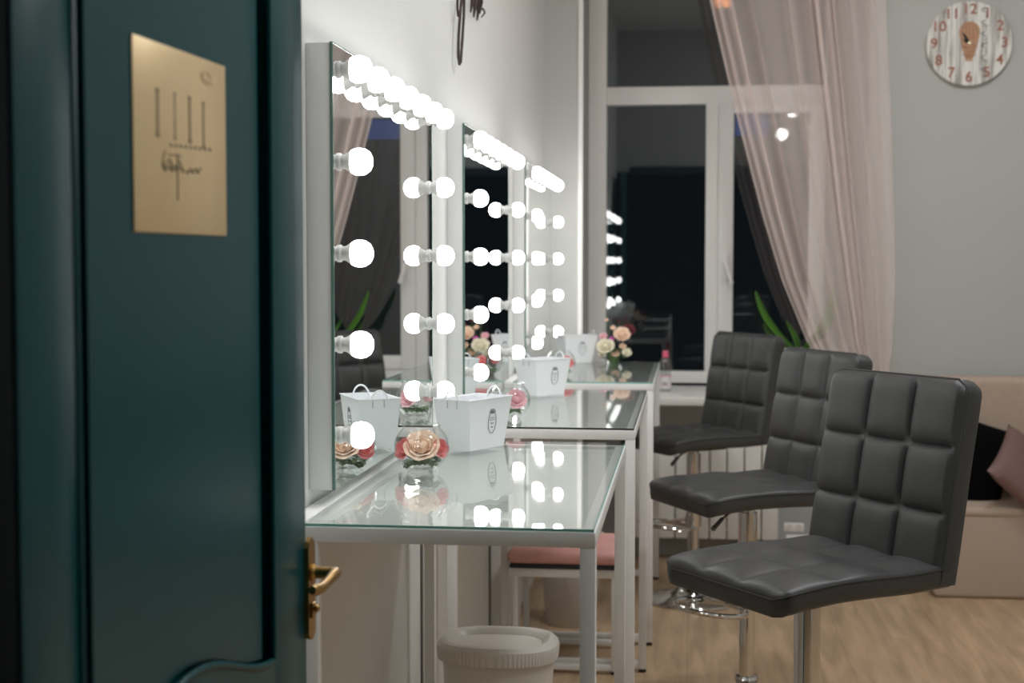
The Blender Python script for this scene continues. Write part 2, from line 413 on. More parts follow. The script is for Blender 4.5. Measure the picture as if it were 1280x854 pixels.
m0.location = (WX, 2.59, 0)
dup(m0, (WX, 4.14, 0), 0, 'middle wall mirror edged with round lit bulbs, above the second table')
dup(m0, (WX, 5.72, 0), 0, 'farthest wall mirror edged with round lit bulbs, next to the window recess')

# ------------------------------------------------------------------ tables
TZ = 0.973; TL = 1.17
def make_table(label, w, edge='glassedge'):
    r = thing('makeup_table', label, 'table', (0, 0, 0), 0, 'makeup tables along the left wall')
    t = 0.026; zt = TZ-0.006
    b = MB()
    b.box(0, w, 0, t, zt-t, zt, 0.002); b.box(0, w, TL-t, TL, zt-t, zt, 0.002)
    b.box(0, t, t, TL-t, zt-t, zt, 0.002); b.box(w-t, w, t, TL-t, zt-t, zt, 0.002)
    b.build('table_frame', M['white'], r)
    MB().box(t, w-t, t, TL-t, zt-0.018, zt-0.008).build('table_panel', M['whitepanel'], r, smooth=False)
    g = MB().box(0.002, w-0.004, 0.002, TL-0.002, zt, TZ).build('glass_top', M['glass'], r, smooth=False)
    e = MB(); e.box(0.001, w-0.003, 0.0008, 0.0022, zt+0.0006, TZ-0.0006); e.box(w-0.0045, w-0.003, 0.001, TL-0.001, zt+0.0006, TZ-0.0006)
    e.build('glass_edge', M[edge], g, smooth=False)
    MB().box(-0.034, -0.001, 0, TL, TZ-0.03, TZ, 0.003).build('rear_strip', M['white'], r)
    for yy in (0, TL-t):
        for xx in (0, w-t):
            l = MB().box(xx, xx+t, yy, yy+t, 0.012, zt-t, 0.002).build('leg', M['white'], r)
            MB().lathe([(0, 0), (0.013, 0), (0.013, 0.012), (0, 0.012)], 14, (xx+t/2, yy+t/2, 0)).build('foot', M['black'], l)
        MB().box(t, w-t, yy, yy+t, 0.014, 0.04, 0.002).build('foot_bar', M['white'], r)
    return r
t1 = make_table('nearest glass-topped white makeup table, beside the teal door', 0.493); t1.location = (-0.643, 2.405, 0)
t2 = make_table('middle glass-topped white makeup table, between the other two', 0.503, 'black'); t2.location = (-0.643, 3.895, 0)
t3 = make_table('farthest glass-topped white makeup table, next to the window', 0.515); t3.location = (-0.643, 5.40, 0)

# ------------------------------------------------------------------ bar chairs
def cushion(P, N, W, S, T, nv_cells, amp, rpow=3.0, fp=0.55, nu=54, nv=54, edge=0.0, midbulge=0.006, corner0=0.0, corner1=0.03, down=None):
    """quilted slab. P(s),N(s) : centre line of the front face and its normal in the xz plane; W half width; S length."""
    b = MB()
    def cell(t, n):
        c = t*n; k = min(int(c), n-1); return abs(2*(c-k)-1)
    def hw(s):
        w = W
        if s < corner0: q = 1-s/corner0; w -= corner0*(1-math.sqrt(max(0, 1-q*q)))
        if S-s < corner1: q = 1-(S-s)/corner1; w -= corner1*(1-math.sqrt(max(0, 1-q*q)))
        return w
    def front(u, v):
        s = v*S; p, n = P(s), N(s)
        a, c = cell(u, 3), cell(v, nv_cells)
        h = amp*((max(0, 1-a**rpow))**fp)*((max(0, 1-c**rpow))**fp)
        return Vector((p[0]+n[0]*h, (2*u-1)*hw(s), p[1]+n[1]*h))
    F = b.grid(front, nu, nv)
    def loop(inset, dep):
        L = []
        def q(u, v):
            s = v*S; p, n = P(s), N(s)
            tx, tz = -n[1], n[0]
            ev = inset*(2*v-1) if v in (0.0, 1.0) else 0
            eu = (1 if u == 1 else -1 if u == 0 else 0)*inset
            sg = 1 if (P(min(S, s+1e-3))[0]-P(max(0, s-1e-3))[0])*tx+(P(min(S, s+1e-3))[1]-P(max(0, s-1e-3))[1])*tz > 0 else -1
            m = (-down[0], -down[1]) if down else n
            return Vector((p[0]-m[0]*dep+tx*ev*sg, (2*u-1)*hw(s)+eu, p[1]-m[1]*dep+tz*ev*sg))
        for i in range(nu): L.append(q(i/nu, 0.0))
        for j in range(nv): L.append(q(1.0, j/nv))
        for i in range(nu, 0, -1): L.append(q(i/nu, 1.0))
        for j in range(nv, 0, -1): L.append(q(0.0, j/nv))
        return L
    base = [F[0][i] for i in range(nu)]+[F[j][nu] for j in range(nv)]+[F[nv][i] for i in range(nu, 0, -1)]+[F[j][0] for j in range(nv, 0, -1)]
    prev = base; first_loop = None
    for ins, dep in ((0.003, 0.004), (0.004, 0.010), (midbulge, T*0.5), (0.004, T-0.008), (-0.002, T-0.001)):
        cur = [b.bm.verts.new(p) for p in loop(ins, dep)]
        if first_loop is None: first_loop = loop(0.0045, 0.006)
        for k in range(len(cur)): b.bm.faces.new((prev[k], cur[k], cur[(k+1) % len(cur)], prev[(k+1) % len(cur)]))
        prev = cur
    # back face
    idx = prev
    B = [[None]*(nu+1) for _ in range(nv+1)]
    n0 = 0
    for i in range(nu): B[0][i] = idx[n0]; n0 += 1
    for j in range(nv): B[j][nu] = idx[n0]; n0 += 1
    for i in range(nu, 0, -1): B[nv][i] = idx[n0]; n0 += 1
    for j in range(nv, 0, -1): B[j][0] = idx[n0]; n0 += 1
    for j in range(1, nv):
        for i in range(1, nu):
            s = j/nv*S; p, n = P(s), N(s)
            B[j][i] = b.bm.verts.new((p[0]+(down or (-n[0], -n[1]))[0]*T, (2*i/nu-1)*hw(s), p[1]+(down or (-n[0], -n[1]))[1]*T))
    for j in range(nv):
        for i in range(nu): b.bm.faces.new((B[j][i], B[j+1][i], B[j+1][i+1], B[j][i+1]))
    return b, first_loop

def spline(pts):
    # arc length parametrised Catmull-Rom in xz
    pts = [Vector((p[0], p[1])) for p in pts]; out = []
    Q = [2*pts[0]-pts[1]]+pts+[2*pts[-1]-pts[-2]]
    for i in range(1, len(Q)-2):
        for k in range(16):
            t = k/16
            out.append(0.5*((2*Q[i])+(Q[i+1]-Q[i-1])*t+(2*Q[i-1]-5*Q[i]+4*Q[i+1]-Q[i+2])*t*t+(3*Q[i]-Q[i-1]-3*Q[i+1]+Q[i+2])*t**3))
    out.append(pts[-1]); L = [0]
    for a, c in zip(out, out[1:]): L.append(L[-1]+(c-a).length)
    def P(s):
        s = max(0, min(L[-1], s))
        for i in range(len(L)-1):
            if s <= L[i+1]: return out[i].lerp(out[i+1], (s-L[i])/max(1e-9, L[i+1]-L[i]))
        return out[-1]
    return P, L[-1]

def make_chair(label, loc, rz, zb, ls=-1, ll=1.0):
    r = thing('bar_chair', label, 'chair', loc, rz, 'grey quilted bar chairs at the tables')
    # seat
    SP, SL = spline([(-0.242, zb+0.042), (-0.226, zb+0.052), (-0.17, zb+0.059), (-0.09, zb+0.064), (0.0, zb+0.064), (0.10, zb+0.062), (0.215, zb+0.066)])
    def SN(s):
        a, c = SP(s-0.004), SP(s+0.004); d = (c-a).normalized(); return (-d.y, d.x)
    b, lp = cushion(SP, SN, 0.213, SL, 0.049, 3, 0.011, rpow=2.0, fp=0.8, corner0=0.035, corner1=0.0, down=(0.05, -1.0))
    seat = b.build('seat', M['leather'], r, ang=50)
    MB().tube(lp, 0.0024, 6, closed=True).build('piping', M['leather_s'], seat)
    # backrest
    BP, BL = spline([(0.178, zb+0.034), (0.190, zb+0.10), (0.205, zb+0.19), (0.221, zb+0.29), (0.238, zb+0.38), (0.252, zb+0.462)])
    def BN(s):
        a, c = BP(s-0.004), BP(s+0.004); d = (c-a).normalized(); return (-d.y, d.x)
    b, lp = cushion(BP, BN, 0.213, BL, 0.058, 3, 0.017, rpow=3.6, fp=0.55, corner0=0.0, corner1=0.028)
    back = b.build('backrest', M['leather'], r, ang=50)
    MB().tube(lp, 0.0026, 6, closed=True).build('piping', M['leather_s'], back)
    # metalwork
    MB().box(-0.10, 0.10, -0.09, 0.09, zb-0.008, zb+0.012, 0.003).build('mounting_plate', M['black'], r)
    sb = zb-0.335
    MB().lathe([(0.0, sb), (0.026, sb), (0.0295, sb+0.004), (0.0295, zb-0.03), (0.022, zb-0.03), (0.022, zb-0.006), (0, zb-0.006)], 28).build('sleeve', M['chrome'], r)
    MB().lathe([(0, 0.10), (0.0235, 0.10), (0.0235, sb+0.002), (0, sb+0.002)], 28).build('column', M['chrome'], r)
    MB().lathe([(0, 0.0), (0.203, 0.0), (0.206, 0.004), (0.203, 0.010), (0.17, 0.018), (0.12, 0.029), (0.08, 0.043), (0.053, 0.062), (0.038, 0.088), (0.033, 0.106),
                (0.036, 0.110), (0.038, 0.118), (0.034, 0.126), (0.025, 0.128), (0, 0.128)], 48).build('base', M['chrome'], r)
    fz = sb+0.028
    b = MB(); pts = []
    for k in range(28):
        a = 2*PI*k/28; pts.append((-0.125+0.112*math.cos(a)*(1 if math.cos(a) < 0 else 0.9), 0.125*math.sin(a), fz-0.012-0.012*math.cos(a)))
    b.tube(pts, 0.008, 10, closed=True)
    b.tube([(-0.02, 0.02, fz), (-0.06, 0.085, fz-0.015), (-0.09, 0.118, fz-0.013)], 0.007, 8)
    b.tube([(-0.02, -0.02, fz), (-0.06, -0.085, fz-0.015), (-0.09, -0.118, fz-0.013)], 0.007, 8)
    b.lathe([(0.0335, fz-0.026), (0.0335, fz+0.022), (0.029, fz+0.022), (0.029, fz-0.026), (0.0335, fz-0.026)], 28)
    b.build('footrest', M['chrome'], r)
    l = MB().tube([(-0.03, ls*0.03, zb-0.010), (-0.11*ll, ls*0.08*ll, zb-0.014), (-0.15*ll, ls*0.105*ll, zb-0.026)], 0.004, 8).build('lever', M['chrome'], r)
    MB().tube([(-0.148*ll, ls*0.104*ll, zb-0.025), (-0.195*ll, ls*0.132*ll, zb-0.048)], [0.006, 0.0075], 10).build('lever_grip', M['leverg'], l)
    return r
make_chair('nearest charcoal quilted bar chair, in front of the others', (0.265, 3.31, 0), math.radians(35.5), 0.69, 1, 0.6)
make_chair('middle charcoal quilted bar chair, between the nearest and the farthest', (0.184, 4.60, 0), math.radians(28), 0.668)
make_chair('farthest charcoal quilted bar chair, in front of the radiator', (0.022, 6.17, 0), math.radians(34), 0.645)

# ------------------------------------------------------------------ teal door
HX, HY = -0.6024, 1.272; DW = 0.829; dang = math.atan(0.056)
door = bpy.data.objects.new('door_1', None); COL.objects.link(door)
door.location = (HX, HY, 0); door.rotation_euler = (0, 0, -dang)
struct(door, 'open dark teal panelled door in the foreground')
# local: Y along leaf from hinge, +X the visible face at x=0, leaf behind it
SA, SB_ = 0.112, 0.690         # panel opening along the leaf
def arch(y):
    q = (y-(SA+SB_)/2)/((SB_-SA)/2); return 0.860+0.060*(0.5+0.5*math.cos(PI*q))
b = MB()
b.box(-0.042, 0, 0, SA, 0.01, 2.2, 0.002); b.box(-0.042, 0, SB_, DW, 0.01, 2.2, 0.002)
N_ = 24
ys = [SA+(SB_-SA)*k/N_ for k in range(N_+1)]
b.prism([(0, SA, 0.012)]+[(0, y, arch(y)) for y in ys]+[(0, SB_, 0.012)], (-0.042, 0, 0))
b.box(-0.042, 0, SA, SB_, 2.06, 2.2)
leaf = b.build('door_leaf', M['teal'], door, ang=30)
b = MB()
b.box(-0.038, -0.032, SA-0.01, SB_+0.01, 0.80, 2.1)
fy0, fy1 = SA+0.046, SB_-0.028
b.prism([(-0.0085, fy0, 2.02)]+[(-0.0085, fy0+(fy1-fy0)*k/N_, arch(fy0+(fy1-fy0)*k/N_)+0.010) for k in range(N_+1)]+[(-0.0085, fy1, 2.02)], (-0.024, 0, 0))
b.build('door_panel', M['teal'], door, smooth=False)
# mouldings around the panel
def mould(inset, r, xx):
    pts = [(xx, SA+inset, 2.05-inset), (xx, SA+inset, arch(SA)+inset+0.02), (xx, SA+inset, arch(SA)+inset)]
    pts += [(xx, y, arch(y)+inset) for y in ys if SA+inset*1.2 < y < SB_-inset*1.2]
    pts += [(xx, SB_-inset, arch(SB_)+inset), (xx, SB_-inset, arch(SB_)+inset+0.02), (xx, SB_-inset, 2.05-inset)]
    return MB().tube(pts, r, 10, closed=True)
mould(0.003, 0.005, -0.001).build('door_moulding', M['teal'], door, ang=60)
# name plate
PHI = math.atan(99/1850.0); TH = math.atan(222/1850.0*math.cos(PHI))
def leafY(px, off=-0.0065):
    k = math.tan(math.atan((px-640)*math.cos(PHI)/1850)-TH); return (HX+off-0.056*HY)/(k-0.056), k
def dl(px):     # distance along the leaf
    return (leafY(px)[0]-HY)/math.cos(dang)
def pz(px, py): # height on the leaf
    Y, k = leafY(px); D = Y*(math.cos(TH)-math.sin(TH)*k)/math.cos(PHI)
    D = D*math.cos(PHI)
    v = (427-py)/1850; return 1.41+D*(-math.sin(PHI)+v*math.cos(PHI))
p0, p1 = dl(169), dl(284)
pl = thing('name_plate', 'gold rectangular plate with dark lettering fixed to the teal door', 'sign', (HX, HY, 0), 0)
pl.rotation_euler = (0, 0, -dang)
MB().box(-0.0084, -0.0065, p0, p1, 1.443, 1.655, 0.001).build('plate', M['brass'], pl)
def stroke(b, pts, w, x=-0.0062, t=0.0006, n=5):
    b.tube([(x, p[0], p[1]) for p in pts], w, n)
for px, y0, y1, w in ((199, 112, 172, .0032), (220.5, 117, 176, .0016), (239, 122, 180, .0028), (256, 129, 186, .0022)):
    b = MB(); b.box(-0.0065, -0.0061, dl(px)-w, dl(px)+w, pz(px, y1), pz(px, y0))
    b.box(-0.0065, -0.0061, dl(px)-w*1.7, dl(px)+w*1.7, pz(px, y1), pz(px, y1)+0.004)
    b.box(-0.0065, -0.0061, dl(px)-w*1.7, dl(px)+w*1.7, pz(px, y0)-0.003, pz(px, y0))
    b.build('plate_letter', M['engrave'], pl, smooth=False)
b = MB()
def curve2(f, n=24): return [f(k/n) for k in range(n+1)]
stroke(b, curve2(lambda t: (dl(204+26*t), pz(204+26*t, 205+7*math.sin(t*14)+4*t))), 0.0011)
stroke(b, curve2(lambda t: (dl(206+24*t), pz(206+24*t, 211+3*math.sin(t*20)))), 0.0012)
stroke(b, curve2(lambda t: (dl(234+18*t), pz(234+18*t, 214+3*math.sin(t*18)))), 0.0012)
stroke(b, curve2(lambda t: (dl(208-3*math.sin(t*3)), pz(208, 190+22*t))), 0.0009)
stroke(b, curve2(lambda t: (dl(223), pz(223, 193+58*t))), 0.0009)
stroke(b, curve2(lambda t: (dl(212+16*t), pz(212+16*t, 194+2*t))), 0.0009)
for k in range(9):
    px = 214+k*6; b.box(-0.0065, -0.0061, dl(px), dl(px+3), pz(px, 184+k*0.7), pz(px, 180+k*0.7))
b.build('plate_script', M['engrave'], pl)
b = MB()
for k in range(5):
    a0 = 0.5*k
    stroke(b, curve2(lambda t: (dl(262+10*math.cos(a0+t*4)*(1-0.5*t)), pz(266, 96+9*math.sin(a0*1.3+t*4)*(1-0.4*t)+k*1.5))), 0.0007)
b.build('plate_ornament', M['engrave_l'], pl)
# handle
h = MB(); hy = dl(376)
def hz(py): return pz(376, py)
hd = bpy.data.objects.new('door_handle', None); COL.objects.link(hd); hd.parent = door
z0, z1 = hz(805), hz(674)
pts = [(0.0, hy-0.016, z0+0.012), (0.0, hy-0.010, z0+0.003), (0, hy, z0), (0, hy+0.010, z0+0.003), (0, hy+0.016, z0+0.012),
       (0, hy+0.016, z1-0.014), (0, hy+0.010, z1-0.006), (0, hy, z1), (0, hy-0.010, z1-0.006), (0, hy-0.016, z1-0.014)]
MB().prism(pts, (0.007, 0, 0)).build('handle_plate', M['brass_d'], hd, smooth=False)
zl = hz(719)
b = MB(); b.lathe([(0.0, 0.007), (0.012, 0.007), (0.013, 0.010), (0.009, 0.014), (0.009, 0.04), (0, 0.04)], 18, (0, hy, zl), 'X')
b.tube([(0.036, hy, zl), (0.044, hy-0.003, zl+0.001), (0.047, hy-0.018, zl+0.002), (0.046, hy-0.045, zl-0.002), (0.045, hy-0.075, zl-0.006), (0.044, hy-0.10, zl-0.003), (0.043, hy-0.112, zl-0.001)],
       [0.007, 0.009, 0.0085, 0.007, 0.0075, 0.009, 0.006], 12)
b.build('lever', M['brass_d'], hd)
b = MB(); b.box(0.007, 0.011, hy-0.008, hy+0.008, hz(777), hz(757), 0.002); b.sphere((0.013, hy, hz(765)), 0.006, 12, 8)
b.build('key_cover', M['brass_d'], hd)

# ------------------------------------------------------------------ planters (white card boxes with handles)
def make_box(label, corner, d, Lb=0.145, Wb=0.085, H=0.118, fl=0.024):
    """corner: near bottom corner; d: unit direction of the long face"""
    ang = math.atan2(d[1], d[0])
    r = thing('flower_box', label, 'box', (corner[0], corner[1], TZ), ang, 'white card boxes on the tables')
    # local: long face along +X at y=0 (outside is -Y), box extends to +Y
    t = 0.003; b = MB()
    def ring(z, ins):
        q = z/H; e = fl*q
        return [(-e*.6+ins, -e*.35+ins, z), (Lb+e+-ins, -e*.35+ins, z), (Lb+e-ins, Wb+e*.35-ins, z), (-e*.6+ins, Wb+e*.35-ins, z)]
    R = [[b.bm.verts.new(p) for p in ring(0, 0)], [b.bm.verts.new(p) for p in ring(H, 0)], [b.bm.verts.new(p) for p in ring(H, t)], [b.bm.verts.new(p) for p in ring(0.02, t)]]
    b.bm.faces.new(R[0][::-1])
    for A, B in zip(R, R[1:]):
        for k in range(4): b.bm.faces.new((A[k], A[(k+1) % 4], B[(k+1) % 4], B[k]))
    b.bm.faces.new(R[3])
    # side seam folds
    body = b.build('box_body', M['paper'], r, smooth=False)
    b = MB(); q = ring(H, -0.0012); b.tube(q+[q[0]], 0.0014, 6)
    b.build('rim', M['paper'], body)
    b = MB(); y0 = Wb*0.35; 
    for yy in (Wb*.30, Wb*.62): b.box(-fl*.6-0.0006, -fl*.6+0.001, yy, yy+0.002, H-0.02, H-0.001)
    b.build('side_tab', M['fold'], body, smooth=False)
    for e in (-1, 1):
        xx = -fl*.6+0.004 if e < 0 else Lb+fl-0.004
        pts = [(xx+e*0.004*math.sin(PI*k/12), Wb/2+0.021*math.cos(PI*k/12), H-0.012+0.032*math.sin(PI*k/12)) for k in range(13)]
        MB().tube(pts, 0.0022, 8).build('handle', M['paper'], r)
    # oval emblem printed on the long face (plane leans outward)
    b = MB(); cx, cz = Lb*0.60, H*0.52
    def onf(x, z): return (x, -fl*.35*z/H-0.0007, z)
    for rx, rz, w in ((0.0165, 0.027, 0.0005), (0.0150, 0.0250, 0.00035)):
        b.tube([onf(cx+rx*math.cos(2*PI*k/32), cz+rz*math.sin(2*PI*k/32)) for k in range(32)], w, 5, closed=True)
    for k in range(7):
        a = PI*(0.12+0.76*k/6); x1, z1 = cx+0.013*math.cos(a), cz+0.022+0.010*math.sin(a)
        b.tube([onf(cx+0.004*math.cos(a), cz+0.020), onf(x1, z1), onf(x1+0.003*math.cos(a+1.5), z1-0.003)], 0.0006, 5)
    for dz, w in ((0.010, 0.009), (0.005, 0.011), (-0.003, 0.006), (-0.012, 0.004)):
        b.tube([onf(cx-w+2*w*k/10, cz+dz+0.0012*math.sin(k*2.2)) for k in range(11)], 0.00055, 5)
    b.build('emblem', M['emb'], body)
    return r
def un(x, y):
    l = math.hypot(x, y); return (x/l, y/l)
make_box('white tapered card box with oval emblem on the nearest table, right behind the glass bowl', (-0.502, 3.37), un(0.45, 0.89), Lb=0.14)
make_box('white tapered card box with oval emblem on the middle table', (-0.49, 4.80), un(0.62, 0.78), Lb=0.125)
make_box('white tapered card box with oval emblem on the farthest table, beside the bouquet', (-0.525, 6.40), un(0.90, 0.44), Lb=0.115)

# ------------------------------------------------------------------ flowers
def petal(b, c, axis, ang, r, h, open_, wid):
    """cupped petal around axis"""
    ax = Vector(axis).normalized(); a = ax.orthogonal().normalized(); e = ax.cross(a)
    out = a*math.cos(ang)+e*math.sin(ang); side = ax.cross(out); c = Vector(c)
    def f(u, v):
        uu = (u-0.5)*2; w = wid*math.sin(PI*(0.18+0.72*v))**0.6
        rad = r*(0.25+0.75*math.sin(v*PI*0.5))+open_*v*v*v
        hh = h*(v-0.25*v*v*v)-0.15*h*uu*uu*v
        th = uu*w
        d = out*math.cos(th)+side*math.sin(th)
        return c+d*rad+ax*(hh-0.3*h)
    b.grid(f, 6, 6)
def rose(b, c, r, axis=(0, 0, 1), layers=4, n0=3):
    ax_ = Vector(axis).normalized(); b.sphere(Vector(c)+ax_*r*0.12, r*0.42, 12, 8)
    for k in range(3): petal(b, Vector(c)+ax_*r*0.12, axis, 2.1*k, r*0.16, r*1.15, 0, 1.3)
    for k in range(4): petal(b, Vector(c)+ax_*r*0.05, axis, 1.6*k+.4, r*0.30, r*1.15, r*0.03, 1.1)
    for L in range(layers):
        q = (L+1)/layers; n = n0+L
        for k in range(n):
            petal(b, c, axis, 2*PI*k/n+L*0.7+random.uniform(-.15, .15), r*q*0.85, r*1.25*(1.1-0.35*q), r*0.25*q*q, 0.75+random.uniform(0, .15))
    return b
def flower(name, label, cat, c, r, mat, axis=(0, 0, 1), group=None, parent=None, layers=4, origin=(0, 0, 0)):
    b = MB(); cc = Vector(c)-Vector(origin) if parent else Vector((0, 0, 0))
    rose(b, cc, r, axis, layers)
    o = b.build(name, mat, parent, ang=60)
    if not parent:
        o.location = c; tag(o, label, cat, group)
    return o
def leafy(b, c, L, w, d, up=0.3, droop=0.3):
    c = Vector(c); d = Vector(d).normalized(); s = d.cross(Vector((0, 0, 1)))
    if s.length < 1e-3: s = Vector((1, 0, 0))
    s.normalize(); n = s.cross(d)
    def f(u, v):
        uu = 2*u-1; ww = w*math.sin(PI*min(1, v*0.97+0.02))**0.8
        return c+d*L*v+s*uu*ww+n*(0.25*abs(uu)*ww+up*L*v-droop*L*v*v)
    b.grid(f, 4, 8)

def make_bowl(label, loc, R=0.058, Hh=0.098):
    r = thing('glass_bowl', label, 'bowl', loc, 0, 'round glass bowls on the tables')
    prof = [(0.0, 0.004), (0.026, 0.004), (0.028, 0.0), (0.031, 0.001)]
    for k in range(1, 17):
        a = -PI*0.36+(PI*0.36+PI*0.27)*k/16
        prof.append((R*math.cos(a), 0.052+R*0.93*math.sin(a)))
    rt, zt = prof[-1]
    prof += [(rt+0.0005, zt+0.003), (rt+0.003, zt+0.006), (rt+0.003, zt+0.008), (rt, zt+0.0085), (rt-0.001, zt+0.004)]
    prof += [(max(0.0, r_-0.0022), z_+0.001) for (r_, z_) in prof[-7:3:-1]]+[(0.0, 0.007)]
    MB().lathe(prof, 40).build('bowl_glass', M['bowl'], r, ang=80)
    MB().lathe([(0, 0.024), (0.044, 0.024), (0.0405, 0.020)], 32).build('water', M['water'], r, ang=80)
    return r
def sprig(label, c, R):
    b = MB()
    for k in range(26):
        a = 2*PI*k/26*1.0+random.uniform(-.1, .1); rr = random.uniform(0.25, 0.5)*R
        leafy(b, (rr*math.cos(a), rr*math.sin(a), random.uniform(-0.010, 0.006)), random.uniform(0.38, 0.46)*R, 0.013, (math.cos(a), math.sin(a), random.uniform(-0.7, 0.2)), 0.1, 0.2)
    o = b.build('leaf_sprig', M['leaf'], ang=70); o.location = c
    return tag(o, label, 'leaves')
# bowl on the nearest table
B1 = (-0.553, 3.03, TZ)
make_bowl('round glass bowl of peach and coral roses on the nearest table', B1)
flower('rose', 'large peach rose in the middle of the nearest glass bowl', 'flower', (B1[0]+0.003, B1[1]-0.012, TZ+0.050), 0.035, M['peach'], (0.05, -0.75, 0.7), 'roses in the nearest bowl', layers=5)
flower('rose', 'coral pink rose at the left of the nearest glass bowl', 'flower', (B1[0]-0.034, B1[1]-0.010, TZ+0.047), 0.021, M['coral'], (-0.6, -0.7, 0.3), 'roses in the nearest bowl')
flower('rose', 'coral red rose at the right of the nearest glass bowl', 'flower', (B1[0]+0.037, B1[1]-0.004, TZ+0.049), 0.019, M['coral'], (0.7, -0.6, 0.3), 'roses in the nearest bowl')
flower('rose', 'peach rose at the back of the nearest glass bowl', 'flower', (B1[0]-0.002, B1[1]+0.032, TZ+0.054), 0.020, M['peach'], (0.0, 0.4, 0.9), 'roses in the nearest bowl')
sprig('ring of green leaves under the roses in the nearest glass bowl', (B1[0], B1[1], TZ+0.026), 0.050)
B2 = (-0.498, 4.10, TZ)
make_bowl('round glass bowl with a pink peony on the middle table', B2)
flower('peony', 'pink peony in the glass bowl on the middle table', 'flower', (B2[0]+0.018, B2[1]-0.006, TZ+0.052), 0.028, M['pinkp'], (0.3, -0.8, 0.5), 'peonies in the middle bowl')
flower('peony', 'second pink peony behind in the glass bowl on the middle table', 'flower', (B2[0]-0.028, B2[1]+0.010, TZ+0.050), 0.020, M['pinkp'], (-0.5, 0.2, 0.9), 'peonies in the middle bowl')
sprig('green leaves in the glass bowl on the middle table', (B2[0], B2[1], TZ+0.028), 0.050)
B3 = (-0.49, 5.66, TZ)
make_bowl('round glass bowl with red roses on the farthest table, behind the middle white box', B3)
flower('rose', 'red rose in the glass bowl on the farthest table', 'flower', (B3[0]+0.024, B3[1]-0.008, TZ+0.052), 0.024, M['coral'], (0.4, -0.8, 0.5), 'roses in the farthest bowl')
flower('rose', 'second red rose in the glass bowl on the farthest table', 'flower', (B3[0]-0.024, B3[1]+0.006, TZ+0.052), 0.022, M['coral'], (-0.4, 0.2, 0.9), 'roses in the farthest bowl')
sprig('green leaves in the glass bowl on the farthest table', (B3[0], B3[1], TZ+0.028), 0.050)
# bouquet on the far table
bq = thing('bouquet', 'bouquet of cream, pink and burgundy flowers at the end of the farthest table', 'bouquet', (-0.325, 6.44, TZ))
def bp(px, py, dy=0.0): 
    Y = 6.46+dy; return ((px-863)*Y/1850+0.335, dy, 1.41+(328-py)*Y/1850-TZ)
for (px, py, dy, r, mat, nm) in ((757, 434, -.05, .036, 'cream', 'ranunculus'), (777, 419, -.01, .034, 'peach', 'rose'), (783, 441, -.04, .020, 'cream', 'ranunculus'),
        (785, 413, .03, .028, 'burg', 'carnation'), (764, 424, -.03, .012, 'magenta', 'blossom'), (754, 421, 0, .017, 'pinkp', 'blossom'), (766, 410, .02, .012, 'peach', 'rosebud'),
        (758, 400, .02, .008, 'peach', 'rosebud'), (752, 430, .0, .014, 'pinkp', 'blossom'), (769, 442, -.03, .018, 'peach', 'rose'), (752, 443, -.02, .014, 'cream', 'ranunculus'), (773, 402, .04, .008, 'burg', 'rosebud'), (778, 433, -.02, .015, 'peach', 'rosebud')):
    p = bp(px, py, dy)
    b = MB(); rose(b, p, r, (p[0]*2, -0.7, 0.6), 4 if r > .015 else 2); b.build(nm, M[mat], bq, ang=60)
    if r <= .012: MB().tube([(0, 0, 0.02), (p[0]*0.6, p[1]*0.6, p[2]*0.6), p], 0.0016, 6).build('stem', M['stem'], bq)
b = MB()
for k in range(18):
    a = random.uniform(0, 2*PI); leafy(b, (random.uniform(-.03, .05), random.uniform(-.04, .04), random.uniform(.008, .05)), random.uniform(.04, .06), .016, (math.cos(a), math.sin(a)*0.7, random.uniform(.1, .6)), .1, .2)
b.build('foliage', M['leaf'], bq, ang=70)
MB().tube([(0.0, 0.0, 0.0), (0.0, 0.0, 0.06)], [0.022, 0.030], 16).build('stem_bundle', M['stem'], bq)

# ------------------------------------------------------------------ bottle on sill
bt = thing('water_bottle', 'clear bottle with pink cap standing on the white window sill', 'bottle', (-0.113, 7.18, 0.787))
MB().lathe([(0, 0.0), (0.025, 0.0), (0.028, 0.004), (0.028, 0.135), (0.025, 0.150), (0.015, 0.162), (0.012, 0.166), (0.012, 0.170)], 28).build('bottle_body', M['bottle'], bt)
MB().lathe([(0, 0.003), (0.024, 0.003), (0.026, 0.006), (0.026, 0.10), (0, 0.10)], 24).build('liquid', M['water'], bt)
MB().lathe([(0, 0.163), (0.0145, 0.163), (0.0155, 0.168), (0.0145, 0.190), (0.012, 0.196), (0, 0.197)], 24).build('cap', M['capp'], bt)
lb = MB().lathe([(0.0284, 0.014), (0.0288, 0.014), (0.0288, 0.078), (0.0284, 0.078)], 28).build('bottle_label', M['label'], bt)
b = MB(); b.lathe([(0.0289, 0.070), (0.0292, 0.070), (0.0292, 0.079), (0.0289, 0.079)], 28)
b.build('label_band', M['labelp'], lb)
b = MB()
for k in range(3): b.box(-0.012, 0.010, -0.0296, -0.0286, 0.030+0.006*k, 0.0325+0.006*k)
b.build('label_print', M['ink'], lb, smooth=False)

